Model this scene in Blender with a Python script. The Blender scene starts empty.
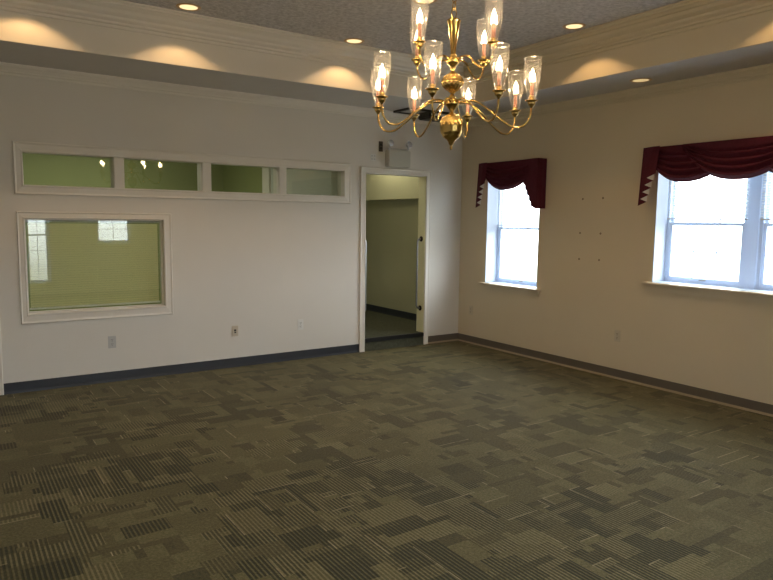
import bpy, bmesh, math, random
from mathutils import Vector, Matrix
random.seed(7)
COL = bpy.context.scene.collection
PI = math.pi

# ------------------------------------------------------------------ materials
def new_mat(name):
    m = bpy.data.materials.new(name); m.use_nodes = True
    nt = m.node_tree; nt.nodes.clear()
    out = nt.nodes.new('ShaderNodeOutputMaterial')
    return m, nt, out

def N(nt, typ, **kw):
    n = nt.nodes.new(typ)
    for k, v in kw.items():
        if k in n.inputs.keys(): n.inputs[k].default_value = v
        else: setattr(n, k, v)
    return n

def pbr(name, col, rough=.6, metal=0., noise=0., nscale=8., bump=0., bscale=60., spec=.5):
    m, nt, out = new_mat(name)
    b = N(nt, 'ShaderNodeBsdfPrincipled', Roughness=rough, Metallic=metal)
    b.inputs['Specular IOR Level'].default_value = spec
    nt.links.new(b.outputs[0], out.inputs[0])
    b.inputs['Base Color'].default_value = (*col, 1)
    tc = N(nt, 'ShaderNodeTexCoord')
    if noise:
        nz = N(nt, 'ShaderNodeTexNoise', Scale=nscale, Detail=4.)
        nt.links.new(tc.outputs['Object'], nz.inputs['Vector'])
        mr = N(nt, 'ShaderNodeMapRange'); mr.inputs[1].default_value = .3; mr.inputs[2].default_value = .7
        mr.inputs[3].default_value = 1 - noise; mr.inputs[4].default_value = 1 + noise
        nt.links.new(nz.outputs[0], mr.inputs[0])
        vm = N(nt, 'ShaderNodeVectorMath', operation='SCALE'); vm.inputs[0].default_value = col
        nt.links.new(mr.outputs[0], vm.inputs['Scale'])
        nt.links.new(vm.outputs[0], b.inputs['Base Color'])
    if bump:
        nb = N(nt, 'ShaderNodeTexNoise', Scale=bscale, Detail=3.)
        nt.links.new(tc.outputs['Object'], nb.inputs['Vector'])
        bp = N(nt, 'ShaderNodeBump', Strength=bump, Distance=.01)
        nt.links.new(nb.outputs[0], bp.inputs['Height'])
        nt.links.new(bp.outputs[0], b.inputs['Normal'])
    return m

def emit(name, col, s):
    m, nt, out = new_mat(name)
    e = N(nt, 'ShaderNodeEmission', Strength=s); e.inputs[0].default_value = (*col, 1)
    nt.links.new(e.outputs[0], out.inputs[0]); return m

def glass(name, ior=1.5, tint=(1, 1, 1), rough=0.0, facing=None, haze=0.):
    m, nt, out = new_mat(name)
    t = N(nt, 'ShaderNodeBsdfTransparent'); t.inputs[0].default_value = (*tint, 1)
    g = N(nt, 'ShaderNodeBsdfGlossy', Roughness=rough); g.inputs[0].default_value = (1, 1, 1, 1)
    mx = N(nt, 'ShaderNodeMixShader')
    if facing is None:
        f = N(nt, 'ShaderNodeFresnel', IOR=ior); nt.links.new(f.outputs[0], mx.inputs[0])
        ge = N(nt, 'ShaderNodeNewGeometry'); mr = N(nt, 'ShaderNodeMapRange')   # same reflectance from either side of the pane
        mr.inputs[3].default_value = ior; mr.inputs[4].default_value = 1 / ior
        nt.links.new(ge.outputs['Backfacing'], mr.inputs[0]); nt.links.new(mr.outputs[0], f.inputs['IOR'])
    else:
        f = N(nt, 'ShaderNodeLayerWeight', Blend=facing); nt.links.new(f.outputs[1], mx.inputs[0])
    nt.links.new(t.outputs[0], mx.inputs[1]); nt.links.new(g.outputs[0], mx.inputs[2])
    last = mx
    if haze:
        d = N(nt, 'ShaderNodeBsdfTranslucent'); d.inputs[0].default_value = (1, .97, .92, 1)
        last = N(nt, 'ShaderNodeMixShader'); last.inputs[0].default_value = haze
        nt.links.new(mx.outputs[0], last.inputs[1]); nt.links.new(d.outputs[0], last.inputs[2])
    nt.links.new(last.outputs[0], out.inputs[0]); return m

def vinyl(name, col, tr):
    m, nt, out = new_mat(name)
    d = N(nt, 'ShaderNodeBsdfDiffuse'); d.inputs[0].default_value = (*col, 1)
    t = N(nt, 'ShaderNodeBsdfTranslucent'); t.inputs[0].default_value = (*col, 1)
    mx = N(nt, 'ShaderNodeMixShader'); mx.inputs[0].default_value = tr
    nt.links.new(d.outputs[0], mx.inputs[1]); nt.links.new(t.outputs[0], mx.inputs[2])
    nt.links.new(mx.outputs[0], out.inputs[0]); return m

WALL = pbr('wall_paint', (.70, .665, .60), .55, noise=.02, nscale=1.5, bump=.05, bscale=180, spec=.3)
WALLR = pbr('wall_paint_tan', (.62, .535, .385), .55, noise=.02, nscale=1.5, bump=.05, bscale=180, spec=.3)  # wall paint with the warm light of the window wall put into its colour
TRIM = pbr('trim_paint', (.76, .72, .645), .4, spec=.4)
TRIMR = pbr('trim_paint_cream', (.60, .525, .385), .4, spec=.4)  # trim paint darkened and yellowed to carry the warm light on the right side
SOFFIT = pbr('soffit_paint', (.56, .53, .50), .6, noise=.02, bump=.04, bscale=150)
GREEN = pbr('office_green_paint', (.27, .31, .125), .7, noise=.03, nscale=2)
HALLW = pbr('hall_paint', (.50, .49, .32), .7, noise=.03, nscale=2)
GREYW = pbr('office_grey_paint', (.52, .54, .48), .7)
JAMBLIT = pbr('jamb_paint', (.80, .77, .50), .6)  # passage light on the jamb is put into this lighter colour
NAVY = pbr('navy_vinyl_base', (.030, .034, .042), .5)
BROWNB = pbr('taupe_vinyl_base', (.115, .095, .072), .5)  # vinyl base in a browner, paler tone
BROWNT = pbr('taupe_vinyl_toe', (.36, .29, .19), .5)
BLACKR = pbr('black_rubber', (.008, .009, .009), .5)
HALLC = pbr('hall_carpet', (.085, .088, .060), .95, noise=.15, nscale=30, bump=.3, bscale=300, spec=.1)
BRASS = pbr('polished_brass', (.60, .40, .135), .17, 1.0)
SLEEVE = pbr('candle_sleeve', (.27, .115, .075), .5)
STEEL = pbr('brushed_steel', (.30, .31, .32), .32, 1.0)
DARKM = pbr('dark_bronze', (.05, .045, .04), .4, .8)
WHITEP = pbr('white_plastic', (.72, .71, .67), .35)
BEIGEP = pbr('beige_plastic', (.55, .48, .36), .4)
GREYP = pbr('grey_plastic', (.48, .47, .45), .4)
CREAMP = pbr('cream_plastic', (.52, .51, .44), .45)
BROWNP = pbr('brown_plastic', (.09, .07, .045), .4)
DARKP = pbr('dark_slot', (.02, .018, .015), .5)
LENS = pbr('lamp_lens', (.75, .77, .80), .15, .6)
BURG = pbr('burgundy_cloth', (.082, .010, .022), .75, noise=.12, nscale=40, bump=.05, bscale=400, spec=.25)
LINING = pbr('white_lining', (.75, .73, .68), .8)
VINYL = vinyl('white_window_vinyl', (.68, .77, .90), .25)  # white frames with bluish daylight glow tinted into the colour
SLAT = vinyl('white_blind_slat', (.86, .86, .84), .35)
OSLAT = vinyl('office_blind_slat', (.88, .85, .64), .5)
REVEAL = pbr('white_reveal', (.40, .46, .56), .5)  # blue cast of the window light is painted into the white reveal
PANE = glass('window_glass', 1.45)
IPANE = glass('office_window_glass', 1.55, (.93, .96, .90))
SHADE = glass('shade_glass', tint=(.985, .975, .955), facing=.26, haze=.022)
BULB = emit('lit_bulb', (1.0, .78, .48), 14.)
CANGLOW = emit('lit_can', (1.0, .74, .38), .58)
CANTRIM = pbr('can_trim', (.55, .36, .16), .3, .6)
DOORM = pbr('door_paint', (.72, .70, .65), .45)

# textured acoustic ceiling
def ceiling_mat():
    m, nt, out = new_mat('acoustic_ceiling')
    b = N(nt, 'ShaderNodeBsdfPrincipled', Roughness=.95)
    b.inputs['Specular IOR Level'].default_value = .1
    tc = N(nt, 'ShaderNodeTexCoord')
    n1 = N(nt, 'ShaderNodeTexNoise', Scale=30., Detail=4., Roughness=.75)
    nt.links.new(tc.outputs['Object'], n1.inputs['Vector'])
    cr = N(nt, 'ShaderNodeValToRGB')
    cr.color_ramp.elements[0].position = .36; cr.color_ramp.elements[0].color = (.43, .405, .395, 1)
    cr.color_ramp.elements[1].position = .64; cr.color_ramp.elements[1].color = (.66, .63, .615, 1)
    nt.links.new(n1.outputs[0], cr.inputs[0]); nt.links.new(cr.outputs[0], b.inputs['Base Color'])
    bp = N(nt, 'ShaderNodeBump', Strength=.5, Distance=.02)
    nt.links.new(n1.outputs[0], bp.inputs['Height']); nt.links.new(bp.outputs[0], b.inputs['Normal'])
    nt.links.new(b.outputs[0], out.inputs[0]); return m
CEIL = ceiling_mat()

U = .045
def carpet_mat():
    m, nt, out = new_mat('patchwork_carpet')
    L = nt.links.new
    b = N(nt, 'ShaderNodeBsdfPrincipled', Roughness=.82)
    b.inputs['Specular IOR Level'].default_value = .18
    b.inputs['Sheen Weight'].default_value = .06
    b.inputs['Sheen Roughness'].default_value = .4
    geo = N(nt, 'ShaderNodeNewGeometry')
    sep = N(nt, 'ShaderNodeSeparateXYZ'); L(geo.outputs['Position'], sep.inputs[0])
    def attr(n):
        a = N(nt, 'ShaderNodeAttribute', attribute_name=n); return a.outputs['Fac']
    def math_(op, a, b_=None, c=None):
        x = N(nt, 'ShaderNodeMath', operation=op)
        for i, v in enumerate((a, b_, c)):
            if v is None: continue
            if isinstance(v, (int, float)): x.inputs[i].default_value = v
            else: L(v, x.inputs[i])
        return x.outputs[0]
    tone, stripe, lx, ly, lr, lt = (attr(n) for n in ('tone', 'stripe', 'line_x', 'line_y', 'line_r', 'line_t'))
    fx = math_('FRACT', math_('DIVIDE', math_('ADD', sep.outputs[0], 6.30), U))
    fy = math_('FRACT', math_('DIVIDE', math_('ADD', sep.outputs[1], 7.10), U))
    # woven stripes running along the room
    sx = math_('FRACT', math_('MULTIPLY', sep.outputs[0], 1 / .0205))
    sw = math_('ABSOLUTE', math_('SUBTRACT', sx, .5))
    smask = N(nt, 'ShaderNodeMapRange', interpolation_type='SMOOTHSTEP')
    L(sw, smask.inputs[0]); smask.inputs[1].default_value = .12; smask.inputs[2].default_value = .32
    sdark = math_('MULTIPLY', smask.outputs[0], stripe)
    # pale yarn lines on patch edges
    w = .13
    la = math_('MULTIPLY', math_('LESS_THAN', fx, w), lx)
    lb = math_('MULTIPLY', math_('LESS_THAN', fy, w), ly)
    line = math_('MAXIMUM', la, lb)
    n1 = N(nt, 'ShaderNodeTexNoise', Scale=70., Detail=4., Roughness=.75)
    L(geo.outputs['Position'], n1.inputs['Vector'])
    n2 = N(nt, 'ShaderNodeTexNoise', Scale=1.1, Detail=2.)
    L(geo.outputs['Position'], n2.inputs['Vector'])
    base = N(nt, 'ShaderNodeValToRGB')
    e = base.color_ramp.elements
    e[0].position = 0; e[0].color = (.036, .037, .018, 1)
    e[1].position = 1; e[1].color = (.255, .222, .112, 1)
    mid = e.new(.5); mid.color = (.122, .108, .047, 1)
    pile = math_('MULTIPLY', math_('SUBTRACT', n1.outputs[0], .5), 1.15)
    broad = math_('MULTIPLY', math_('SUBTRACT', n2.outputs[0], .5), .25)
    t = math_('ADD', math_('ADD', tone, pile), broad)
    t = math_('SUBTRACT', t, math_('MULTIPLY', sdark, .60))
    L(t, base.inputs[0])
    mx = N(nt, 'ShaderNodeMix', data_type='RGBA')
    L(math_('MULTIPLY', line, math_('ADD', .25, n1.outputs[0])), mx.inputs['Factor'])
    L(base.outputs[0], mx.inputs['A']); mx.inputs['B'].default_value = (.40, .34, .20, 1)
    L(mx.outputs['Result'], b.inputs['Base Color'])
    bp = N(nt, 'ShaderNodeBump', Strength=.35, Distance=.01)
    L(math_('SUBTRACT', n1.outputs[0], math_('MULTIPLY', sdark, .6)), bp.inputs['Height'])
    L(bp.outputs[0], b.inputs['Normal'])
    L(b.outputs[0], out.inputs[0]); return m
CARPET = carpet_mat()

# ------------------------------------------------------------------ helpers
def obj(name, bm, mats, parent=None, smooth=False, loc=None):
    bmesh.ops.recalc_face_normals(bm, faces=bm.faces[:])
    me = bpy.data.meshes.new(name); bm.to_mesh(me); bm.free()
    for m in (mats if isinstance(mats, (list, tuple)) else [mats]): me.materials.append(m)
    if smooth:
        for p in me.polygons: p.use_smooth = True
    o = bpy.data.objects.new(name, me); COL.objects.link(o)
    if parent is not None: o.parent = parent
    if loc is not None: o.location = loc
    return o

def thing(name, label, cat, loc=(0, 0, 0), group=None, rotz=0):
    o = bpy.data.objects.new(name, None); COL.objects.link(o)
    o.empty_display_size = .1
    o.location = loc; o.rotation_euler = (0, 0, rotz); o['label'] = label; o['category'] = cat
    if group: o['group'] = group
    return o

def tag(o, label, cat, group=None):
    o['label'] = label; o['category'] = cat
    if group: o['group'] = group
    return o

def setting(o, label, cat=None):
    o['kind'] = 'structure'; o['label'] = label; o['category'] = cat or o.name.split('_')[0]
    return o

def struct_root(name, label, cat, loc=(0, 0, 0)):
    o = bpy.data.objects.new(name, None); COL.objects.link(o); o.location = loc
    return setting(o, label, cat)

def box(bm, x0, x1, y0, y1, z0, z1, bevel=0., mi=0):
    x0, x1 = min(x0, x1), max(x0, x1); y0, y1 = min(y0, y1), max(y0, y1); z0, z1 = min(z0, z1), max(z0, z1)
    r = bmesh.ops.create_cube(bm, size=1, matrix=Matrix.Translation(((x0 + x1) / 2, (y0 + y1) / 2, (z0 + z1) / 2)) @ Matrix.Diagonal((x1 - x0, y1 - y0, z1 - z0, 1)))
    fs = list({f for v in r['verts'] for f in v.link_faces})
    for f in fs: f.material_index = mi
    if bevel:
        es = list({e for v in r['verts'] for e in v.link_edges})
        bmesh.ops.bevel(bm, geom=es, offset=bevel, segments=2, affect='EDGES')
    return bm

def B(*a, **k): return box(bmesh.new(), *a, **k)

def lathe(bm, prof, seg=32, center=(0, 0, 0), flute=None, mi=0):
    rings = []
    for i, (r, z) in enumerate(prof):
        ring = []
        for k in range(seg):
            a = 2 * PI * k / seg
            rr = max(r, 1e-4)
            if flute and flute[0] <= i <= flute[1]:
                w = math.sin(PI * (i - flute[0] + .5) / (flute[1] - flute[0] + 1)) ** .6
                rr *= 1 + flute[3] * w * (abs(math.cos(flute[2] * a / 2)) - .6)
            ring.append(bm.verts.new((center[0] + rr * math.cos(a), center[1] + rr * math.sin(a), center[2] + z)))
        rings.append(ring)
    for a, b in zip(rings, rings[1:]):
        for k in range(seg):
            f = bm.faces.new((a[k], a[(k + 1) % seg], b[(k + 1) % seg], b[k])); f.material_index = mi
    return rings

def cap(bm, ring):
    try: bm.faces.new(ring)
    except ValueError: pass

def tube(bm, pts, r, seg=10, close=False, caps=True):
    pts = [Vector(p) for p in pts]; n = len(pts); rings = []
    up = None
    for i, p in enumerate(pts):
        if close: t = (pts[(i + 1) % n] - pts[i - 1]).normalized()
        else: t = (pts[min(i + 1, n - 1)] - pts[max(i - 1, 0)]).normalized()
        if up is None:
            up = Vector((0, 0, 1)) if abs(t.z) < .9 else Vector((1, 0, 0))
        s = t.cross(up).normalized(); up = s.cross(t).normalized()
        rr = r[i] if isinstance(r, (list, tuple)) else r
        rings.append([bm.verts.new(p + rr * (math.cos(2 * PI * k / seg) * s + math.sin(2 * PI * k / seg) * up)) for k in range(seg)])
    rng = range(n) if close else range(n - 1)
    for i in rng:
        a, b = rings[i], rings[(i + 1) % n]
        for k in range(seg): bm.faces.new((a[k], a[(k + 1) % seg], b[(k + 1) % seg], b[k]))
    if caps and not close: cap(bm, rings[0]); cap(bm, rings[-1])
    return bm

def bez(ctrl, n=10):
    """Catmull-Rom through control points."""
    P = [Vector(c) for c in ctrl]; P = [2 * P[0] - P[1]] + P + [2 * P[-1] - P[-2]]
    out = []
    for i in range(1, len(P) - 2):
        for k in range(n):
            t = k / n
            out.append(.5 * ((2 * P[i]) + (P[i + 1] - P[i - 1]) * t + (2 * P[i - 1] - 5 * P[i] + 4 * P[i + 1] - P[i + 2]) * t * t + (3 * P[i] - P[i - 1] - 3 * P[i + 1] + P[i + 2]) * t ** 3))
    out.append(P[-2]); return out

def wall_holes(u0, u1, v0, v1, holes, t0, t1, axis):
    """Slab in the u (horizontal) / v (z) plane with rectangular openings. axis 'x': u is x, thickness along y; 'y': u is y, thickness along x."""
    us = sorted({u0, u1, *[h[0] for h in holes], *[h[1] for h in holes]}); us = [u for u in us if u0 <= u <= u1]
    vs = sorted({v0, v1, *[h[2] for h in holes], *[h[3] for h in holes]}); vs = [v for v in vs if v0 <= v <= v1]
    bm = bmesh.new(); cache = {}
    def V(u, v, t):
        k = (u, v, t)
        if k not in cache: cache[k] = bm.verts.new((u, t, v) if axis == 'x' else (t, u, v))
        return cache[k]
    def solid(i, j):
        if i < 0 or j < 0 or i >= len(us) - 1 or j >= len(vs) - 1: return False
        cu, cv = (us[i] + us[i + 1]) / 2, (vs[j] + vs[j + 1]) / 2
        return not any(h[0] < cu < h[1] and h[2] < cv < h[3] for h in holes)
    for i in range(len(us) - 1):
        for j in range(len(vs) - 1):
            if not solid(i, j): continue
            a, b, c, d = us[i], us[i + 1], vs[j], vs[j + 1]
            for t in (t0, t1): bm.faces.new((V(a, c, t), V(b, c, t), V(b, d, t), V(a, d, t)))
            if not solid(i - 1, j): bm.faces.new((V(a, c, t0), V(a, d, t0), V(a, d, t1), V(a, c, t1)))
            if not solid(i + 1, j): bm.faces.new((V(b, c, t0), V(b, d, t0), V(b, d, t1), V(b, c, t1)))
            if not solid(i, j - 1): bm.faces.new((V(a, c, t0), V(b, c, t0), V(b, c, t1), V(a, c, t1)))
            if not solid(i, j + 1): bm.faces.new((V(a, d, t0), V(b, d, t0), V(b, d, t1), V(a, d, t1)))
    return bm

def side_sweep(prof, side, R, open_ends=False):
    """Moulding along one side of rectangle R=(x0,x1,y0,y1); prof = closed list of (d inward, z); mitred ends."""
    x0, x1, y0, y1 = R; bm = bmesh.new(); A = []; Bv = []
    for d, z in prof:
        if side == 'back': p, q = (x0 + d, y1 - d, z), (x1 - d, y1 - d, z)
        elif side == 'front': p, q = (x0 + d, y0 + d, z), (x1 - d, y0 + d, z)
        elif side == 'right': p, q = (x1 - d, y1 - d, z), (x1 - d, y0 + d, z)
        else: p, q = (x0 + d, y1 - d, z), (x0 + d, y0 + d, z)
        A.append(bm.verts.new(p)); Bv.append(bm.verts.new(q))
    n = len(prof)
    for k in range(n): bm.faces.new((A[k], A[(k + 1) % n], Bv[(k + 1) % n], Bv[k]))
    cap(bm, A); cap(bm, Bv)
    return bm

def frame_casing(u0, u1, v0, v1, i0, i1, j0, j1, t, axis, sgn, edge=.006, sides='LRTB', base=0.):
    """Mitred picture-frame casing: outer rect u0..u1, v0..v1, inner i0..i1, j0..j1, projecting t from the wall."""
    bm = bmesh.new()
    prof = [(0., 0.), (0., .55), (.10, .85), (.28, .62), (.75, .80), (.90, 1.), (1., .85), (1., 0.)]   # (across from outer to inner, projection)
    rings = []
    for a, p in prof:
        l = u0 + (i0 - u0) * a; r = u1 + (i1 - u1) * a; b = v0 + (j0 - v0) * a; tt = v1 + (j1 - v1) * a
        d = base + sgn * t * p
        pts = [(l, b), (r, b), (r, tt), (l, tt)]
        rings.append([bm.verts.new((u, d, v) if axis == 'x' else (d, u, v)) for u, v in pts])
    names = 'BRTL'
    n = len(prof)
    for k in range(n - 1):
        for s in range(4):
            if names[s] not in sides: continue
            bm.faces.new((rings[k][s], rings[k][(s + 1) % 4], rings[k + 1][(s + 1) % 4], rings[k + 1][s]))
    lo = [v for v in bm.verts if not v.link_faces]
    bmesh.ops.delete(bm, geom=lo, context='VERTS')
    return bm

def copy_tree(o, parent=None):
    c = o.copy(); COL.objects.link(c)
    if parent is not None: c.parent = parent
    for ch in list(o.children): copy_tree(ch, c)
    return c

# ------------------------------------------------------------------ room dimensions
XL, YF = -6.30, -7.10
H1, H2 = 2.8076, 3.1917
TX0, TX1, TY0, TY1 = XL + .7321, -.7321, YF + .8676, -.8676
ROOM = (XL, 0, YF, 0); TRAY = (TX0, TX1, TY0, TY1)

# ---- floor with patchwork attributes
def carpet():
    nx, ny = int(round(6.3 / U)), int(round(7.1 / U)) + 1
    tone = [[.55 + random.uniform(-.03, .03) for _ in range(ny)] for _ in range(nx)]
    stripe = [[0.] * ny for _ in range(nx)]
    LX = [[0.] * ny for _ in range(nx)]; LY = [[0.] * ny for _ in range(nx)]
    rnd = random.Random(21)
    # broad regions where the woven stripe is strong
    blocks = [(-5.15, -4.3, -2.8, -2.1), (-4.35, -3.2, -4.05, -2.95), (-3.55, -2.5, -4.9, -4.1), (-5.3, -4.6, -.9, -.3), (-4.45, -3.85, -1.85, -1.4),
              (-5.7, -5.1, -3.7, -3.1), (-4.3, -3.65, -4.7, -3.95), (-2.0, -1.5, -4.3, -3.9), (-5.9, -4.9, -6.4, -5.2), (-3.6, -2.2, -6.6, -5.6)]
    def region(i, j):
        x, y = i * U + XL, j * U + YF
        v = 0.
        for a, b, c, d in blocks:
            v = max(v, 1. if a < x < b and c < y < d else (.22 if a - .12 < x < b + .12 and c - .12 < y < d + .12 else 0.))
        return v
    near = lambda y: max(.55, min(1., (.6 - y) / 3.0))
    for k in range(4000):
        lng = rnd.choice([3, 4, 5, 5, 6, 7, 8, 9]); sh = rnd.choice([1, 2, 2, 3, 3, 4])
        w, h = (lng, sh) if rnd.random() < .55 else (sh, lng)
        i0, j0 = rnd.randrange(-2, nx), rnd.randrange(-2, ny)
        t = rnd.choice([.24, .32, .42, .45, .48, .50, .54, .58])
        ci, cj = i0 + w / 2, j0 + h / 2
        y = cj * U + YF
        reg = region(ci, cj)
        if reg > .28: s = rnd.choice([.6, .9, 1., 1.]) * near(y)
        elif reg > .16: s = rnd.choice([0, 0, .5, .9]) * near(y)
        else: s = rnd.choice([0] * 18 + [.35, .7]) * near(y)
        if s > .3: t = rnd.choice([.40, .56, .70, .80])
        for i in range(max(0, i0), min(nx, i0 + w)):
            for j in range(max(0, j0), min(ny, j0 + h)):
                tone[i][j] = t; stripe[i][j] = s; LX[i][j] = 0; LY[i][j] = 0
        r = rnd.random()
        if r < .17 and 0 <= i0 < nx:
            for j in range(max(0, j0), min(ny, j0 + h)): LX[i0][j] = rnd.uniform(.45, 1.)
        elif r < .33 and 0 <= j0 < ny:
            for i in range(max(0, i0), min(nx, i0 + w)): LY[i][j0] = rnd.uniform(.45, 1.)
    bm = bmesh.new(); g = [[None] * (ny + 1) for _ in range(nx + 1)]
    for i in range(nx + 1):
        for j in range(ny + 1): g[i][j] = bm.verts.new((XL + i * U, YF + j * U, 0))
    T = []
    for i in range(nx):
        for j in range(ny):
            bm.faces.new((g[i][j], g[i + 1][j], g[i + 1][j + 1], g[i][j + 1])); T.append((tone[i][j], stripe[i][j], LX[i][j], LY[i][j]))
    for v in bm.verts: v.co.y = min(v.co.y, 0.)
    me = bpy.data.meshes.new('floor'); bm.to_mesh(me); bm.free()
    for n, k in (('tone', 0), ('stripe', 1), ('line_x', 2), ('line_y', 3)):
        a = me.attributes.new(n, 'FLOAT', 'FACE')
        for i, v in enumerate(T): a.data[i].value = v[k]
    me.materials.append(CARPET)
    o = bpy.data.objects.new('floor', me); COL.objects.link(o)
    return o
setting(carpet(), 'olive green patchwork carpet with striped blocks and pale lines', 'floor')

# ---- walls
DI = (-1.451, -.571, 2.089)                     # doorway opening
TG = [(-4.9235, -4.1886), (-4.096, -3.3645), (-3.2716, -2.536), (-2.4516, -1.7403)]
TZ = (1.8165, 2.0946)
LW = (-4.9317, -3.753, .6941, 1.5269)
D1 = (-6.13, -5.235, 0, 2.089)
holes = [(DI[0], DI[1], -1, DI[2]), LW, D1] + [(a, b, *TZ) for a, b in TG]
holes = [(a, b, max(c, 0), d) for a, b, c, d in holes]
setting(obj('wall_back', wall_holes(XL - .2, 0, 0, 3.35, holes, 0, .14, 'x'), WALL), 'off white wall with office windows and the doorway', 'wall')
W1 = (-1.3415, -.49, .80, 2.14); W2 = (-4.415, -2.785, .9985, 2.14)
setting(obj('wall_right', wall_holes(YF - .2, .14, 0, 3.35, [W1, W2], 0, .25, 'y'), WALLR), 'wall tinted for warm light with the two red draped windows', 'wall')
W3 = (-4.75, -3.86, .30, 2.1); W4 = (-3.05, -2.40, 1.03, 2.1)
setting(obj('wall_front', wall_holes(XL - .2, .25, 0, 3.35, [W3, W4], YF - .2, YF, 'x'), WALL), 'off white wall behind the camera', 'wall')
setting(obj('wall_left', B(XL - .2, XL, YF, 0, 0, 3.35), WALL), 'plain off white wall left of the camera', 'wall')

# ---- ceiling, tray and soffit
setting(obj('ceiling', B(TX0 - .1, TX1 + .1, TY0 - .1, TY1 + .1, H2, H2 + .12), CEIL), 'grey textured ceiling inside the raised tray', 'ceiling')
bm = bmesh.new()
box(bm, XL, 0, TY1 + .02, 0, H1, H1 + .1); box(bm, XL, 0, YF, TY0 - .02, H1, H1 + .1)
box(bm, XL, TX0 - .02, TY0 - .02, TY1 + .02, H1, H1 + .1); box(bm, TX1 + .02, 0, TY0 - .02, TY1 + .02, H1, H1 + .1)
setting(obj('ceiling', bm, SOFFIT), 'smooth lower ceiling border around the tray', 'ceiling')
for nm, b, m in (('back', (TX0 - .02, TX1 + .02, TY1, TY1 + .02), TRIM), ('front', (TX0 - .02, TX1 + .02, TY0 - .02, TY0), TRIM),
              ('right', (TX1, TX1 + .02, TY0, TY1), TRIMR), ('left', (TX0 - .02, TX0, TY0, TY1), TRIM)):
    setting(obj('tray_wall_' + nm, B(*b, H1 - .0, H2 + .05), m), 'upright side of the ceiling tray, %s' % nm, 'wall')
UC = [(0, H2), (.17, H2), (.17, H2 - .014), (.155, H2 - .016), (.152, H2 - .03), (.135, H2 - .036), (.115, H2 - .050), (.10, H2 - .052), (.085, H2 - .075),
      (.062, H2 - .092), (.055, H2 - .094), (.052, H2 - .112), (.034, H2 - .126), (.028, H2 - .128), (.026, H2 - .145), (.012, H2 - .15), (.010, H2 - .172), (0, H2 - .175)]
LC = [(0, H1), (.085, H1), (.085, H1 - .012), (.074, H1 - .014), (.072, H1 - .022), (.055, H1 - .032), (.040, H1 - .05), (.030, H1 - .052), (.028, H1 - .062), (.014, H1 - .07), (.012, H1 - .086), (0, H1 - .088)]
ti = 1
for prof, R, what in ((UC, TRAY, 'stepped crown moulding at the top of the tray'), (LC, ROOM, 'crown moulding where wall meets lower ceiling')):
    for s in ('back', 'right', 'front', 'left'):
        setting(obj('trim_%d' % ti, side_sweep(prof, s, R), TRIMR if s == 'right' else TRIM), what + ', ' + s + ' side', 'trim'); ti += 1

# ---- baseboards
BP = [(0, 0), (.012, 0), (.010, .014), (.006, .02), (.006, .094), (.003, .097), (0, .097)]
def base_run(name, mat, p, q, nrm, label, toe=None):
    bm = bmesh.new(); A = []; Q = []
    for d, z in BP:
        A.append(bm.verts.new((p[0] + nrm[0] * d, p[1] + nrm[1] * d, p[2] + z))); Q.append(bm.verts.new((q[0] + nrm[0] * d, q[1] + nrm[1] * d, q[2] + z)))
    n = len(BP)
    for k in range(n):
        f = bm.faces.new((A[k], A[(k + 1) % n], Q[(k + 1) % n], Q[k]))
        if toe and k in (0, 1, 2): f.material_index = 1
    cap(bm, A); cap(bm, Q)
    return setting(obj(name, bm, [mat, toe] if toe else mat), label, 'baseboard')
base_run('baseboard_back', NAVY, (-5.148, 0, 0), (-1.521, 0, 0), (0, -1), 'dark navy vinyl base under the office windows')
base_run('baseboard_back', BROWNB, (-.5015, 0, 0), (0, 0, 0), (0, -1), 'short taupe vinyl base right of the doorway', BROWNT)
base_run('baseboard_right', BROWNB, (0, 0, 0), (0, YF, 0), (-1, 0), 'taupe vinyl base with pale toe along the window wall', BROWNT)
base_run('baseboard_front', NAVY, (XL, YF, 0), (0, YF, 0), (0, 1), 'dark vinyl base behind the camera')
base_run('baseboard_left', NAVY, (XL, YF, 0), (XL, 0, 0), (1, 0), 'dark vinyl base on the left wall')

# ---- office windows in the back wall
w = struct_root('window_5', 'large fixed office window with white casing and mini blind', 'window', (-4.34, 0, .60))
def at(o, name, bm, mat, **k):
    bmesh.ops.translate(bm, vec=-Vector(o.location), verts=bm.verts[:])
    return obj(name, bm, mat, o, **k)
at(w, 'casing', frame_casing(-4.9917, -3.6763, .6044, 1.5895, LW[0], LW[1], LW[2], LW[3], .024, 'x', -1), TRIM)
at(w, 'glass_pane', B(LW[0], LW[1], .055, .058, LW[2], LW[3]), IPANE)
bm = bmesh.new()
for a in ((LW[0], LW[0] + .012, LW[2], LW[3]), (LW[1] - .012, LW[1], LW[2], LW[3]), (LW[0], LW[1], LW[2], LW[2] + .012), (LW[0], LW[1], LW[3] - .012, LW[3])):
    box(bm, a[0], a[1], .046, .067, a[2], a[3])
at(w, 'glazing_stop', bm, TRIM)
w = struct_root('window_6', 'row of four transom panes with white casing high on the wall', 'window', (-3.32, 0, 1.73))
at(w, 'casing', frame_casing(-4.9965, -1.6488, 1.7324, 2.183, TG[0][0], TG[3][1], *TZ, .024, 'x', -1), TRIM)
for k in range(3):
    at(w, 'mullion', B(TG[k][1] + .003, TG[k + 1][0] - .003, -.018, .0, TZ[0], TZ[1]), TRIM)
for a, b in TG:
    at(w, 'glass_pane', B(a, b, .055, .058, *TZ), IPANE)

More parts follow.
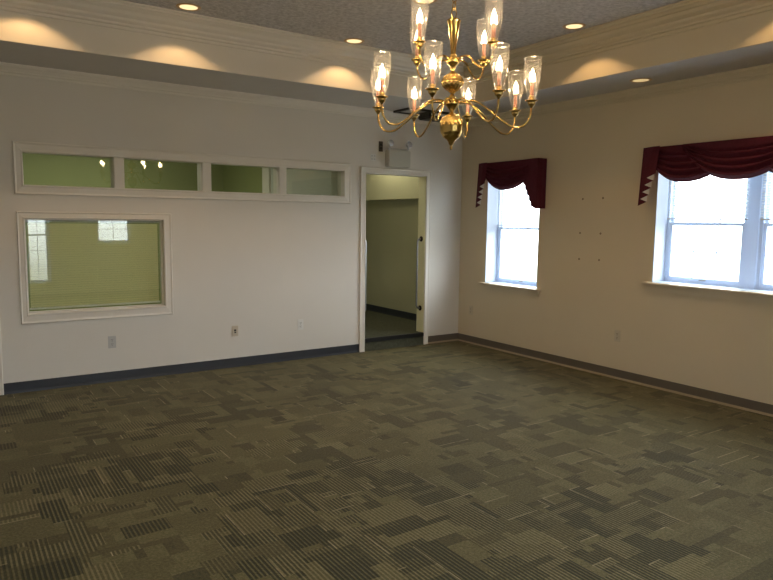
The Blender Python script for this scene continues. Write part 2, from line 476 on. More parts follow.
# mini blind in the office
t = thing('mini_blind', 'lowered mini blind with thin slats behind the large office window', 'blind', (-4.34, .11, .70))
bm = bmesh.new(); z = LW[2] + .05
while z < LW[3] - .04:
    r = bmesh.ops.create_cube(bm, size=1, matrix=Matrix.Translation((0, 0, z - .70)) @ Matrix.Rotation(math.radians(-58), 4, 'X') @ Matrix.Diagonal((1.12, .024, .0012, 1)))
    z += .0215
obj('slats', bm, OSLAT, t)
obj('headrail', B(-.575, .575, -.014, .014, .795, .825), GREYP, t)
obj('bottom_rail', B(-.57, .57, -.012, .012, .015, .03), WHITEP, t)
for x in (-.45, 0, .45): obj('ladder_cord', tube(bmesh.new(), [(x, -.013, .02), (x, -.013, .80)], .0012, 6), OSLAT, t)

# ---- office room beyond
setting(obj('office_wall_back', B(XL, -1.72, 3.6, 3.7, 0, 2.75), GREEN), 'green painted wall seen through the office windows', 'wall')
setting(obj('office_wall_left', B(XL - .1, XL, .14, 3.7, 0, 2.75), GREEN), 'green side wall of the office', 'wall')
setting(obj('office_wall_right', B(-1.82, -1.72, 2.02, 3.6, 0, 2.75), GREEN), 'green end of the office partition', 'wall')
setting(obj('office_partition', B(-1.82, -1.72, .14, 1.80, 0, 2.75), GREYW), 'grey green partition between office and passage', 'wall')
setting(obj('trim_%d' % ti, B(-1.85, -1.70, 1.80, 2.02, 0, 2.75), TRIM), 'pale door casing inside the office', 'trim'); ti += 1
setting(obj('office_ceiling', B(XL - .1, .25, .14, 3.7, 2.75, 2.85), CEIL), 'ceiling of the office and passage', 'ceiling')
setting(obj('office_floor', B(XL - .1, -1.72, .14, 3.7, -.05, 0), HALLC), 'carpet of the office', 'floor')

# ---- doorway, step and passage
w = struct_root('door_2', 'open doorway with white casing and a step up to the passage', 'doorway', (-1.011, 0, 0))
at(w, 'casing', frame_casing(-1.521, -.5015, -.07, 2.1593, DI[0], DI[1], 0, DI[2], .022, 'x', -1, sides='LRT'), TRIM)
# trim the casing foot at the floor
for v in w.children[0].data.vertices: v.co.z = max(v.co.z, 0)
at(w, 'jamb_lining', B(DI[1] - .004, DI[1], 0.0, .14, .15, DI[2]), JAMBLIT)
setting(obj('passage_floor', box(B(-1.72, .25, .14, 3.7, -.02, .1495), DI[0], DI[1], -.002, .14, -.02, .1495), HALLC), 'green carpet of the raised passage floor', 'floor')
o = obj('step_nosing', B(DI[0], DI[1], -.018, .03, .105, .153, bevel=.006), BLACKR); setting(o, 'black rubber nosing on the step in the doorway', 'trim'); o.name = 'trim_%d' % ti; ti += 1
setting(obj('passage_wall_right', B(-.06, .25, .14, 3.6, .1495, 2.75), HALLW), 'dim olive passage wall seen through the doorway', 'wall')
setting(obj('passage_wall_back', B(-1.72, .25, 3.6, 3.7, .1495, 2.75), HALLW), 'end wall of the passage', 'wall')
setting(obj('passage_beam', B(-.27, -.06, .14, 3.6, 1.845, 2.75), HALLW), 'brightly lit bulkhead along the passage', 'beam')
base_run('baseboard_passage', NAVY, (-.06, .14, .1495), (-.06, 3.6, .1495), (-1, 0), 'black vinyl base in the passage')

# grab bars on the jambs
def grab_bar(xw, sgn, label):
    """Vertical bar standing off a jamb face at x=xw; sgn points into the opening."""
    t = thing('grab_bar', label, 'grab bar', (xw, .07, .455), 'grab bars in the doorway')
    s = .058 * sgn; h = .87
    pts = bez([(0, 0, 0), (s * .55, 0, .004), (s * .93, 0, .03), (s, 0, .08), (s, 0, .3), (s, 0, h - .3), (s, 0, h - .08), (s * .93, 0, h - .03), (s * .55, 0, h - .004), (0, 0, h)], 6)
    obj('rail', tube(bmesh.new(), pts, .0125, 12), STEEL, t, True)
    for z in (0, h):
        bm = bmesh.new()
        r = lathe(bm, [(.0, 0), (.034, 0), (.034, .004), (.026, .010), (.016, .012), (0, .012)], 20)
        bmesh.ops.rotate(bm, cent=(0, 0, 0), matrix=Matrix.Rotation(PI / 2 * sgn, 3, 'Y'), verts=bm.verts[:])
        bmesh.ops.translate(bm, vec=(0, 0, z), verts=bm.verts[:])
        obj('flange', bm, DARKM, t, True)
grab_bar(DI[1] - .004, -1, 'steel grab bar on the jamb nearest the window wall')
grab_bar(DI[0], 1, 'steel grab bar on the jamb beside the office windows')

# closed door at the left end of the back wall
w = struct_root('door_1', 'white panelled door at the far left of the back wall', 'door', (-5.68, 0, 0))
at(w, 'casing', frame_casing(D1[0] - .087, -5.148, -.087, 2.176, D1[0], D1[1], 0, 2.089, .022, 'x', -1, sides='LRT'), TRIM)
for v in w.children[0].data.vertices: v.co.z = max(v.co.z, 0)
bm = B(D1[0], D1[1], .02, .06, -.005, 2.089)
for zz in ((.2, .9), (1.02, 1.92)):
    for xx in ((D1[0] + .11, -5.72), (-5.64, D1[1] - .11)):
        box(bm, xx[0], xx[1], .012, .022, zz[0], zz[1], bevel=.006)
at(w, 'door_panel', bm, DOORM)
bm = bmesh.new(); lathe(bm, [(0, 0), (.03, 0), (.03, .006), (.012, .01), (.012, .03), (.026, .04), (.03, .052), (.022, .064), (0, .068)], 20)
bmesh.ops.rotate(bm, cent=(0, 0, 0), matrix=Matrix.Rotation(PI / 2, 3, 'X'), verts=bm.verts[:])
bmesh.ops.translate(bm, vec=(-6.06, .02, .95), verts=bm.verts[:])
at(w, 'knob', bm, BRASS, smooth=True)

# ------------------------------------------------------------------ exterior windows
def sash_window(name, label, W, axis, base, sgn, lights, cols, rail_z, depth=.18, sill_ext=.075, stool=True, apron=True, rows=2, room=-1):
    """axis 'y': wall in the y/z plane at x=base; sgn = direction towards outside. W = (u0,u1,v0,v1)."""
    u0, u1, v0, v1 = W; uc = (u0 + u1) / 2
    loc = (base, uc, v0) if axis == 'y' else (uc, base, v0)
    w = struct_root(name, label, 'window', loc)
    def bx(bm, a, b, d0, d1, z0, z1, bevel=0):
        d0, d1 = base + sgn * d0, base + sgn * d1
        if axis == 'y': box(bm, d0, d1, a, b, z0, z1, bevel)
        else: box(bm, a, b, d0, d1, z0, z1, bevel)
        return bm
    nb = bmesh.new
    # white reveal lining, its colour tinted blue for window glow
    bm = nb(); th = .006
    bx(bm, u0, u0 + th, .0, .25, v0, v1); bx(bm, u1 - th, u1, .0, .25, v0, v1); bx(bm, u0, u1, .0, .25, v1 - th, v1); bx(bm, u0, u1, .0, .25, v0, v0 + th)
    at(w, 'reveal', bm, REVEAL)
    if stool:
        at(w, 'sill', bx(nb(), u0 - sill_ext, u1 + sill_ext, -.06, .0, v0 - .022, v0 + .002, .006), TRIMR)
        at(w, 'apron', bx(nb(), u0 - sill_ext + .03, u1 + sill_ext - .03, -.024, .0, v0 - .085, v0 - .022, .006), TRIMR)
    n = lights; mull = .09; fw = .03
    wid = (u1 - u0 - mull * (n - 1)) / n
    for k in range(n):
        a = u0 + k * (wid + mull); b = a + wid
        bm = nb()
        for q in ((a, a + fw, v0 + fw, v1 - fw), (b - fw, b, v0 + fw, v1 - fw), (a, b, v0, v0 + fw), (a, b, v1 - fw, v1)): bx(bm, q[0], q[1], depth, depth + .06, q[2], q[3])
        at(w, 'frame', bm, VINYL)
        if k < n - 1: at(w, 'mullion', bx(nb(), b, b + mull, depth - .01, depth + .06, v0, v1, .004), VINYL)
        for lo, hi, dd in ((v0 + fw, rail_z + .014, depth + .006), (rail_z - .014, v1 - fw, depth + .032)):
            s = .028; a2, b2 = a + fw, b - fw
            bm = nb()
            for q in ((a2, a2 + s, lo + s, hi - s), (b2 - s, b2, lo + s, hi - s), (a2, b2, lo, lo + s), (a2, b2, hi - s, hi)): bx(bm, q[0], q[1], dd, dd + .024, q[2], q[3])
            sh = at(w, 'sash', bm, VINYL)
            bm = nb()
            for c in range(1, cols):
                uu = a2 + s + (b2 - a2 - 2 * s) * c / cols; bx(bm, uu - .005, uu + .005, dd + .009, dd + .015, lo + s, hi - s)
            for r in range(1, rows):
                zz = lo + s + (hi - lo - 2 * s) * r / rows
                for c in range(cols):
                    q0 = a2 + s + (b2 - a2 - 2 * s) * c / cols + (.0052 if c else 0); q1 = a2 + s + (b2 - a2 - 2 * s) * (c + 1) / cols - (.0052 if c < cols - 1 else 0)
                    bx(bm, q0, q1, dd + .0095, dd + .0145, zz - .005, zz + .005)
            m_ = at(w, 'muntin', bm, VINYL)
            at(w, 'glass_pane', bx(nb(), a2 + s, b2 - s, dd + .011, dd + .013, lo + s, hi - s), PANE)
        at(w, 'sash_lift', bx(nb(), (a + b) / 2 - .03, (a + b) / 2 + .03, depth - .004, depth + .006, v0 + fw + .006, v0 + fw + .018), GREYP)
    return w
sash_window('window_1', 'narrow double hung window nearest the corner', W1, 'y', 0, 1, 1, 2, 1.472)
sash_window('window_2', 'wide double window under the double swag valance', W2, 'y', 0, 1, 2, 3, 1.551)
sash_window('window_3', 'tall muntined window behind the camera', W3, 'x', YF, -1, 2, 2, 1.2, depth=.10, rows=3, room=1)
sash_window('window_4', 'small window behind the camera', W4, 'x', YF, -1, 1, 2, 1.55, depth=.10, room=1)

# half lowered blinds in the exterior windows
def half_blind(a0, a1, ztop, zbot, label):
    t = thing('mini_blind', label, 'blind', (.155, (a0 + a1) / 2, zbot), 'white blinds raised to the meeting rail')
    h = (a1 - a0) / 2; bm = bmesh.new(); z = .03
    while z < ztop - zbot - .03:
        bmesh.ops.create_cube(bm, size=1, matrix=Matrix.Translation((0, 0, z)) @ Matrix.Rotation(math.radians(8), 4, 'Y') @ Matrix.Diagonal((.024, 2 * h - .02, .001, 1)))
        z += .022
    obj('slats', bm, SLAT, t)
    obj('headrail', B(-.014, .014, -h, h, ztop - zbot - .03, ztop - zbot), WHITEP, t)
    obj('bottom_rail', B(-.012, .012, -h + .01, h - .01, 0, .012), WHITEP, t)
half_blind(-1.33, -.50, 2.133, 1.50, 'white mini blind in the narrow window nearest the corner')
half_blind(-3.56, -2.80, 2.133, 1.59, 'white mini blind in the left half of the wide window')
half_blind(-4.40, -3.65, 2.133, 1.59, 'white mini blind in the right half of the wide window')

# ------------------------------------------------------------------ valances
def swag(u_c, hl, hr, top, drop, base_d, lift=0., nu=56, nv=56, folds=5.0):
    """Draped swag hanging between two gathered points; a position along the wall is a = -y."""
    bm = bmesh.new(); g = []
    for i in range(nu + 1):
        u = -1 + 2 * i / nu; row = []
        hang = 1 - abs(u) ** 2.3
        for j in range(nv + 1):
            v = j / nv
            dr = .05 * v + (drop - .05) * hang * (.10 + .90 * v) * min(1, v * 12)
            ph = 2 * PI * folds * v
            k = min(1, v * 6) * min(1, (1 - v) * 10 + .1)
            amp = .034 * (1 - .55 * u * u) * k
            saw = (v * folds) % 1.0
            ridge = (1 - saw) ** .7 * min(1, saw * 6)          # soft overhanging rolls of cloth
            d = base_d + lift + .028 * math.sin(PI * min(1, v * .8)) * hang + amp * (1.7 * ridge - .6)
            z = top - dr - .012 * ridge * k * hang
            row.append(bm.verts.new((-d, -(u_c + (hr if u > 0 else hl) * u), z)))
        g.append(row)
    for i in range(nu):
        for j in range(nv): bm.faces.new((g[i][j], g[i + 1][j], g[i + 1][j + 1], g[i][j + 1]))
    return bm

def tail(a0, dirn, top, zlong, zshort, fwd, back, teeth, d0, dstep, flare=.02):
    """Pleated cascade hanging from a0 towards dirn; zigzag in plan, hem cut on the diagonal. The backward runs show the lining."""
    bm = bmesh.new(); path = []; a = a0; d = d0; s = 0.
    path.append((a, d, 0.))
    total = teeth * fwd + (teeth - 1) * back
    for k in range(teeth):
        for q in range(4):
            a += dirn * fwd / 4; s += fwd / 4; path.append((a, d, s))
        if k < teeth - 1:
            d += dstep; a -= dirn * back; s += back; path.append((a, d, s)); d += dstep
    rings = []
    nz = 10
    for i, (a, d, s) in enumerate(path):
        zb = zlong + (zshort - zlong) * (s / total)
        col = []
        for j in range(nz + 1):
            v = j / nz; z = top + (zb - top) * v
            col.append(bm.verts.new((-(d + flare * v), -(a - dirn * flare * v * .8), z)))
        rings.append(col)
    for i in range(len(path) - 1):
        backward = (path[i + 1][0] - path[i][0]) * dirn < 0
        for j in range(nz):
            f = bm.faces.new((rings[i][j], rings[i + 1][j], rings[i + 1][j + 1], rings[i][j + 1])); f.material_index = 1 if backward else 0
    return bm

def valance(a0, a1, centers, label, tail_w, top=2.243):
    t = thing('swag_valance', label, 'valance', (0, 0, 0), 'burgundy swag valances')
    D = .095
    bm = bmesh.new()
    box(bm, -D, 0, -a1 + .01, -a0 - .01, top - .025, top - .004)
    obj('mounting_board', bm, BURG, t)
    # returns to the wall at both ends
    for a, zb in ((a0, 2.05), (a1, 1.70)):
        bm = bmesh.new(); n = 8; cols = []
        for i in range(n + 1):
            d = (D + (.012 if zb > 2 else .049)) * i / n + .002; wv = .004 * math.sin(i * 1.9)
            cols.append([bm.verts.new((-d, -(a + wv), top - (top - zb) * j / 8)) for j in range(9)])
        for i in range(n):
            for j in range(8): bm.faces.new((cols[i][j], cols[i + 1][j], cols[i + 1][j + 1], cols[i][j + 1]))
        obj('end_return', bm, BURG, t, True)
    # flat fabric facing behind the swags
    bm = bmesh.new(); box(bm, -D - .004, -D, -a1, -a0, top - .12, top)
    obj('header_band', bm, BURG, t)
    for k, c in enumerate(centers):
        o = obj('swag', swag(c[0], c[1], c[2], top, top - 1.915, D + .010, lift=.020 if k % 2 else 0), BURG, t, True)
    obj('tail', tail(a0 - .004, 1, top, 1.712, 2.0, tail_w[0], tail_w[0] * .72, 5, D + .022, .005), [BURG, LINING], t)
    obj('tail', tail(a1 + .002, -1, top, 1.690, 2.03, tail_w[1], tail_w[1] * .58, 6, D + .047, -.004, flare=.004), [BURG, BURG], t)
    return t
valance(.452, 1.425, [(.90, .43, .53)], 'narrow burgundy valance with one swag over the window nearest the corner', (.092, .090))
valance(2.705, 4.495, [(3.12, .40, .50), (3.60, .50, .50), (4.08, .50, .40)], 'wide burgundy valance of overlapping swags over the double window', (.092, .090))

# ------------------------------------------------------------------ wall fittings
def wall_plate(name, label, cat, pos, face, mat, w=.07, h=.115, kind='duplex', group=None, insert=None):
    """face: 'back' wall faces -y, 'right' wall faces -x, 'front' wall faces +y."""
    rot = {'back': 0, 'right': -PI / 2, 'front': PI}[face]
    t = thing(name, label, cat, pos, group, rot)
    obj('cover_plate', B(-w / 2, w / 2, -.006, 0, -h / 2, h / 2, bevel=.0025), mat, t)
    if kind == 'duplex':
        for z in (-.02, .02):
            bm = bmesh.new(); r = lathe(bm, [(0, 0), (.0165, 0), (.0165, .004), (0, .004)], 20)
            bmesh.ops.rotate(bm, cent=(0, 0, 0), matrix=Matrix.Rotation(PI / 2, 3, 'X'), verts=bm.verts[:])
            bmesh.ops.translate(bm, vec=(0, -.0055, z), verts=bm.verts[:])
            f = obj('receptacle', bm, insert or mat, t)
            bm = bmesh.new()
            for x in (-.006, .006): box(bm, x - .0014, x + .0014, -.0102, -.009, z - .001, z + .009)
            box(bm, -.003, .003, -.0102, -.009, z - .011, z - .006)
            obj('slot', bm, DARKP, f)
        obj('screw', B(-.003, .003, -.008, -.005, -.003, .003, bevel=.001), STEEL, t)
    elif kind == 'jack':
        obj('jack', B(-.012, .012, -.009, -.005, -.022, .022, bevel=.002), BEIGEP, t)
        obj('jack_port', B(-.013, .010, -.0105, -.0085, .0, .018), DARKP, t)
        obj('jack_port', B(-.009, .009, -.0105, -.0085, -.02, -.006), DARKP, t)
    elif kind == 'dots':
        for x in (-.018, .018):
            for z in (-.018, .018): obj('button', B(x - .008, x + .008, -.009, -.005, z - .008, z + .008, bevel=.002), GREYP, t)
    return t
G1 = 'duplex outlets low on the walls'
wall_plate('wall_outlet', 'grey duplex outlet below the large office window', 'outlet', (-4.251, 0, .379), 'back', GREYP, group=G1)
wall_plate('jack_socket', 'beige wall jack with dark ports midway along the back wall', 'wall jack', (-3.042, 0, .381), 'back', BEIGEP, w=.068, h=.11, kind='jack')
wall_plate('wall_outlet', 'white duplex outlet between the wall jack and the doorway', 'outlet', (-2.283, 0, .389), 'back', WHITEP, group=G1)
wall_plate('wall_outlet', 'beige duplex outlet on the window wall close to the corner', 'outlet', (0, -.244, .428), 'right', BEIGEP, group=G1)
wall_plate('wall_outlet', 'beige duplex outlet on the window wall between the two windows', 'outlet', (0, -2.436, .432), 'right', BEIGEP, group=G1)
wall_plate('wall_outlet', 'outlet mirrored faintly in the middle of the large office window', 'outlet', (-2.42, YF, .40), 'front', GREYP, group=G1)
wall_plate('power_outlet', 'small brown receptacle beside the emergency light', 'outlet', (-1.244, 0, 2.404), 'back', BROWNP, w=.058, h=.118, insert=DARKP)
wall_plate('switch_plate', 'small pale square plate with four buttons above the doorway', 'wall plate', (-1.348, 0, 2.271), 'back', WHITEP, w=.075, h=.08, kind='dots')

# emergency light over the doorway
t = thing('emergency_light', 'cream emergency light unit with two round lamps above the doorway', 'emergency light', (-1.03, 0, 2.175))
obj('housing', B(-.155, .155, -.095, 0, 0, .192, bevel=.008), CREAMP, t)
obj('mounting_bar', B(-.145, .135, -.07, -.03, .192, .215, bevel=.006), GREYP, t)
for x in (-.120, .145):
    bm = bmesh.new(); prof = [(0, -.042), (.018, -.042), (.030, -.024), (.037, .0), (.0385, .017), (.0355, .020)]
    r = lathe(bm, prof, 24)
    bmesh.ops.rotate(bm, cent=(0, 0, 0), matrix=Matrix.Rotation(math.radians(75), 3, 'X'), verts=bm.verts[:])
    bmesh.ops.translate(bm, vec=(x, -.065, .268), verts=bm.verts[:])
    h = obj('lamp_head', bm, GREYP, t, True)
    bm = bmesh.new(); lathe(bm, [(.036, .017), (.031, .024), (.017, .029), (0, .030)], 24)
    bmesh.ops.rotate(bm, cent=(0, 0, 0), matrix=Matrix.Rotation(math.radians(75), 3, 'X'), verts=bm.verts[:])
    bmesh.ops.translate(bm, vec=(x, -.065, .268), verts=bm.verts[:])
    obj('lens', bm, LENS, h, True)
    obj('swivel', tube(bmesh.new(), [(x, -.05, .205), (x, -.055, .24)], .012, 10), GREYP, h)

# air register in the soffit
t = thing('air_register', 'dark slotted air register in the lower ceiling near the corner', 'vent', (-.78, -.225, H1))
bm = bmesh.new()
for a in ((-.36, .38, -.19, -.165), (-.36, .38, .10, .125), (-.36, -.33, -.165, .10), (.35, .38, -.165, .10)): box(bm, a[0], a[1], a[2], a[3], -.022, 0)
obj('frame', bm, DARKM, t)
obj('louvre_box', B(-.05, .35, -.165, .07, -.082, 0, bevel=.012), DARKP, t)
obj('centre_blade', B(-.03, .34, -.178, -.160, -.052, -.028, bevel=.003), WHITEP, t)
obj('damper_plate', B(-.33, -.05, -.165, .10, -.008, 0), GREYP, t)

ANCHOR = pbr('anchor_plug', (.22, .17, .11), .6)
# wall anchors left in the window wall
for y, z, l in ((-1.933, 1.794, 'topmost dark wall anchor of the column nearer the corner'), (-2.185, 1.799, 'topmost dark wall anchor of the column nearer the wide window'),
             (-1.916, 1.442, 'middle dark wall anchor of the column nearer the corner'), (-2.174, 1.443, 'middle dark wall anchor of the column nearer the wide window'),
             (-1.918, 1.171, 'lowest dark wall anchor of the column nearer the corner'), (-2.171, 1.174, 'lowest dark wall anchor of the column nearer the wide window')):
    bm = bmesh.new(); lathe(bm, [(0, .003), (.004, .003), (.010, .0025), (.0115, 0)], 14)
    bmesh.ops.rotate(bm, cent=(0, 0, 0), matrix=Matrix.Rotation(-PI / 2, 3, 'Y'), verts=bm.verts[:])
    tag(obj('wall_anchor', bm, ANCHOR, None, True, (0, y, z)), l, 'wall anchor', 'wall anchors between the windows')

# ------------------------------------------------------------------ recessed lights
def can_light(x, y, z, label, lit=True, spot=True, group='recessed ceiling lights'):
    t = thing('recessed_downlight', label, 'ceiling light', (x, y, z), group)
    bm = bmesh.new(); lathe(bm, [(.068, -.001), (.074, -.006), (.088, -.006), (.095, -.001)], 36)
    obj('trim_ring', bm, CANTRIM, t, True)
    bm = bmesh.new(); r = lathe(bm, [(.070, -.002), (.055, -.0035), (.03, -.005), (0.0005, -.0055)], 36)
    obj('lamp', bm, CANGLOW if lit else CANDIM, t, True)
    if lit and spot:
        L = bpy.data.lights.new('recessed_spot', 'SPOT'); L.energy = SPOT_W; L.color = (1, .61, .27)
        L.spot_size = math.radians(116); L.spot_blend = .25; L.shadow_soft_size = .03
        lo = bpy.data.objects.new('recessed_spot', L); COL.objects.link(lo); lo.location = (x, y, z - .02)
SPOT_W = 5.5
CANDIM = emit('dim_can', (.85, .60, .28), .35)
can_light(-3.84, -1.18, H2, 'glowing recessed light leftmost along the back of the tray')
can_light(-2.29, -1.12, H2, 'glowing recessed light just left of the chandelier in the tray')
can_light(-2.45, -2.40, H2, 'glowing recessed light above the chandelier chain at the photo top edge')
can_light(-1.04, -2.62, H2, 'glowing recessed light right of the chandelier in the tray')
can_light(-.35, -2.80, H1, 'dim recessed light in the lower ceiling border over the window wall', False, False)
can_light(-4.95, -1.15, H2, 'recessed light beyond the upper left edge of the photo')
can_light(-1.02, -4.27, H2, 'recessed light beyond the upper right edge of the photo')
can_light(-.35, -4.35, H1, 'recessed light in the border beyond the right edge of the photo')

# ------------------------------------------------------------------ chandelier
CX, CY = -3.166, -3.616
Z0 = 1.947
ch = thing('chandelier', 'polished brass two tier chandelier with clear hurricane shades hanging in the tray', 'chandelier', (CX, CY, Z0 - .006))
def zz(z): return z - Z0
# canopy at the ceiling
bm = bmesh.new(); lathe(bm, [(.0, H2 - Z0 - .045), (.012, H2 - Z0 - .045), (.02, H2 - Z0 - .035), (.05, H2 - Z0 - .025), (.066, H2 - Z0 - .008), (.07, H2 - Z0 + .006)], 32)
obj('canopy', bm, BRASS, ch, True)
# chain of oval links
bm = bmesh.new(); z = zz(2.668); k = 0
while z < H2 - Z0 - .05:
    pts = []
    big = 1.25 if k == 0 else 1
    for q in range(14):
        a = 2 * PI * q / 14; p = Vector((.013 * big * math.cos(a), 0, .023 * big * math.sin(a)))
        if k % 2: p = Vector((0, p.x, p.z))
        pts.append(p + Vector((0, 0, z + .01)))
    tube(bm, pts, .0028, 6, close=True); z += .037; k += 1
obj('chain', bm, BRASS, ch, True)
# stem: trumpet, hubs, fluted ball, neck, bowl and pendant finial
trumpet = [(0, 2.650), (.008, 2.650), (.010, 2.646), (.034, 2.643), (.038, 2.640), (.038, 2.634), (.034, 2.626), (.028, 2.59), (.021, 2.54), (.0155, 2.49), (.0135, 2.462)]
hub1 = [(.0135, 2.462), (.018, 2.458), (.019, 2.450), (.030, 2.444), (.038, 2.432), (.038, 2.420), (.030, 2.408), (.020, 2.400), (.016, 2.392), (.011, 2.380), (.010, 2.372)]
obj('trumpet_stem', (lambda b: (lathe(b, [(r, zz(z)) for r, z in trumpet], 36), b)[1])(bmesh.new()), BRASS, ch, True)
obj('upper_hub', (lambda b: (lathe(b, [(r, zz(z)) for r, z in hub1], 36), b)[1])(bmesh.new()), BRASS, ch, True)
ball = [(.010, 2.372), (.014, 2.368)] + [(.012 + .047 * math.sin(PI * k / 20) ** .75, 2.366 - .108 * k / 20) for k in range(1, 20)] + [(.014, 2.256), (.010, 2.248)]
ball_bm = bmesh.new(); lathe(ball_bm, [(r, zz(z)) for r, z in ball], 144, flute=(2, 20, 16, .16))
lathe(ball_bm, [(.052, zz(2.318)), (.060, zz(2.315)), (.062, zz(2.310)), (.060, zz(2.305)), (.052, zz(2.302))], 48)
obj('fluted_ball', ball_bm, BRASS, ch, True)
hub2 = [(.010, 2.248), (.016, 2.240), (.020, 2.234), (.018, 2.228), (.030, 2.222), (.040, 2.212), (.042, 2.198), (.040, 2.190), (.030, 2.182), (.024, 2.172), (.014, 2.160), (.010, 2.152)]
obj('lower_hub', (lambda b: (lathe(b, [(r, zz(z)) for r, z in hub2], 36), b)[1])(bmesh.new()), BRASS, ch, True)
bowl = [(.010, 2.152), (.016, 2.146), (.024, 2.139), (.038, 2.131), (.050, 2.120), (.058, 2.107), (.062, 2.094), (.0632, 2.085), (.0645, 2.080), (.0645, 2.070), (.063, 2.066), (.063, 2.050), (.058, 2.036), (.050, 2.024), (.049, 2.018), (.040, 2.012), (.026, 2.002), (.018, 1.992), (.014, 1.980), (.007, 1.972), (.006, 1.966), (.008, 1.960), (.006, 1.952), (.001, 1.947)]
bb = bmesh.new(); lathe(bb, [(r, zz(z)) for r, z in bowl], 144, flute=(2, 7, 16, .14))
obj('bowl', bb, BRASS, ch, True)

def arm_set(first, R, zcup, zhub, ang, low):
    """An arm in the local x/z plane, with its cup, candle sleeve, bulb and shade as sub-parts."""
    if low:
        ctrl = [(.030, 0, zhub), (.075, 0, zhub + .010), (.13, 0, zhub + .004), (.20, 0, zhub - .040), (.27, 0, zhub - .098), (.335, 0, zcup - .128), (.39, 0, zcup - .125), (.424, 0, zcup - .08), (R, 0, zcup - .028)]
    else:
        ctrl = [(.028, 0, zhub), (.065, 0, zhub + .012), (.11, 0, zhub + .004), (.155, 0, zhub - .040), (.20, 0, zhub - .066), (.238, 0, zhub - .055), (.262, 0, zhub - .02), (R, 0, zcup - .028)]
    if first is None:
        a = obj('arm', tube(bmesh.new(), bez(ctrl, 7), .0056, 10), BRASS, ch, True)
        c = bmesh.new()
        lathe(c, [(.001, zcup - .036), (.006, zcup - .034), (.008, zcup - .028), (.011, zcup - .024), (.017, zcup - .018), (.0215, zcup - .008), (.021, zcup - .002), (.030, zcup + .001), (.034, zcup + .004), (.034, zcup + .007), (.020, zcup + .008), (.015, zcup + .010), (.015, zcup + .026), (.012, zcup + .028)], 28, center=(R, 0, 0))
        obj('cup', c, BRASS, a, True)
        c = bmesh.new(); lathe(c, [(.0105, zcup + .02), (.0105, zcup + .098), (.008, zcup + .102), (.004, zcup + .103)], 18, center=(R, 0, 0))
        obj('candle_sleeve', c, SLEEVE, a, True)
        c = bmesh.new(); b0 = zcup + .100
        lathe(c, [(.006, b0), (.008, b0 + .008), (.0125, b0 + .020), (.0145, b0 + .030), (.013, b0 + .040), (.0085, b0 + .051), (.0045, b0 + .061), (.0018, b0 + .069), (.0004, b0 + .074)], 18, center=(R, 0, 0))
        obj('bulb', c, BULB, a, True)
        c = bmesh.new(); s0 = zcup + .010
        prof = [(.017, s0), (.0195, s0 + .008), (.0235, s0 + .022), (.0305, s0 + .048), (.0375, s0 + .078), (.0425, s0 + .11), (.0452, s0 + .14), (.046, s0 + .165), (.0455, s0 + .190), (.0445, s0 + .208), (.0445, s0 + .212)]
        lathe(c, prof, 36, center=(R, 0, 0))
        lathe(c, [(.0436, s0 + .212), (.0445, s0 + .2136), (.0454, s0 + .212), (.0445, s0 + .2104), (.0436, s0 + .212)], 36, center=(R, 0, 0))
        obj('glass_shade', c, SHADE, a, True)
    else:
        a = copy_tree(first, ch)
    a.rotation_euler = (0, 0, math.radians(ang))
    L = bpy.data.lights.new('bulb_light', 'POINT'); L.energy = BULB_W; L.color = (1, .70, .40); L.shadow_soft_size = .02
    lo = bpy.data.objects.new('bulb_light', L); COL.objects.link(lo)
    lo.location = (CX + R * math.cos(math.radians(ang)), CY + R * math.sin(math.radians(ang)), Z0 + zcup + .135)
    return a
BULB_W = 2.6
f = None
for k in range(8):
    a = arm_set(f, .43, zz(2.190), zz(2.200), 37.5 + 45 * k, True); f = f or a
f = None
for k in range(4):
    a = arm_set(f, .27, zz(2.470), zz(2.428), 10 + 90 * k, False); f = f or a

# ------------------------------------------------------------------ light
wd = bpy.data.worlds.new('daylight'); bpy.context.scene.world = wd; wd.use_nodes = True
bg = wd.node_tree.nodes['Background']; bg.inputs[0].default_value = (.84, .93, 1.0, 1); bg.inputs[1].default_value = 8.0
wt = wd.node_tree; wc = wt.nodes.new('ShaderNodeTexCoord'); wsx = wt.nodes.new('ShaderNodeSeparateXYZ'); wr = wt.nodes.new('ShaderNodeValToRGB')
wt.links.new(wc.outputs['Generated'], wsx.inputs[0]); wm = wt.nodes.new('ShaderNodeMapRange'); wm.inputs[1].default_value = -1
wt.links.new(wsx.outputs[2], wm.inputs[0]); wt.links.new(wm.outputs[0], wr.inputs[0]); wt.links.new(wr.outputs[0], bg.inputs[0])
wr.color_ramp.elements[0].position = .46; wr.color_ramp.elements[0].color = (.20, .215, .20, 1)      # ground below the horizon
wr.color_ramp.elements[1].position = .56; wr.color_ramp.elements[1].color = (.84, .93, 1.0, 1)       # overcast sky
def portal(loc, rot, sx, sy):
    L = bpy.data.lights.new('window_portal', 'AREA'); L.shape = 'RECTANGLE'; L.size = sx; L.size_y = sy
    L.cycles.is_portal = True
    o = bpy.data.objects.new('window_portal', L); COL.objects.link(o); o.location = loc; o.rotation_euler = rot
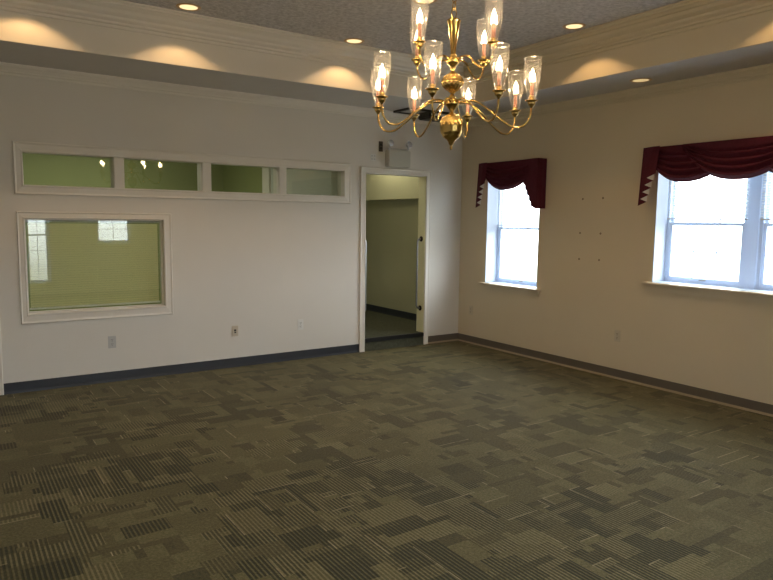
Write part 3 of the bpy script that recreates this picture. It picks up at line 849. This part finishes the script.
for W in (W1, W2):
    portal((.26, (W[0] + W[1]) / 2, (W[2] + W[3]) / 2), (PI / 2, 0, PI / 2), W[1] - W[0], W[3] - W[2])
for W in (W3, W4):
    portal(((W[0] + W[1]) / 2, YF - .21, (W[2] + W[3]) / 2), (PI / 2, 0, PI), W[1] - W[0], W[3] - W[2])
def area(loc, rot, s, e, col):
    L = bpy.data.lights.new('room_lamp', 'AREA'); L.size = s; L.energy = e; L.color = col
    o = bpy.data.objects.new('room_lamp', L); COL.objects.link(o); o.location = loc; o.rotation_euler = rot
area((-4.0, 1.9, 2.7), (0, 0, 0), .6, 17., (1, .93, .80))  # unseen fill light added to brighten the office
L = bpy.data.lights.new('passage_spot', 'SPOT'); L.energy = 12; L.color = (1, .90, .62); L.spot_size = math.radians(130); L.spot_blend = .5; L.shadow_soft_size = .05
o = bpy.data.objects.new('passage_spot', L); COL.objects.link(o); o.location = (-.46, 1.15, 2.68)
L = bpy.data.lights.new('passage_fill', 'POINT'); L.energy = 2.6; L.color = (1, .92, .66); L.shadow_soft_size = .15  # extra fill added to light the jamb and passage wall
o = bpy.data.objects.new('passage_fill', L); COL.objects.link(o); o.location = (-1.35, .75, 2.45)

# ------------------------------------------------------------------ camera
cx, cy, yaw, pitch, roll, fpx = -5.52376735, -6.47622542, .595402153, -.106048426, .0122365498, 654.834771
fw = Vector((math.sin(yaw) * math.cos(pitch), math.cos(yaw) * math.cos(pitch), math.sin(pitch)))
r = Vector((math.cos(yaw), -math.sin(yaw), 0)); u = r.cross(fw)
c, s = math.cos(roll), math.sin(roll)
r2 = c * r + s * u; u2 = -s * r + c * u
cam = bpy.data.cameras.new('camera'); co = bpy.data.objects.new('camera', cam); COL.objects.link(co)
M = Matrix((r2, u2, -fw)).transposed().to_4x4(); M.translation = Vector((cx, cy, 1.55)); co.matrix_world = M
cam.sensor_fit = 'HORIZONTAL'; cam.sensor_width = 36; cam.lens = fpx / 773 * 36; cam.clip_start = .05
bpy.context.scene.camera = co
sc = bpy.context.scene
sc.view_settings.view_transform = 'Standard'; sc.view_settings.look = 'None'; sc.view_settings.exposure = 1.24
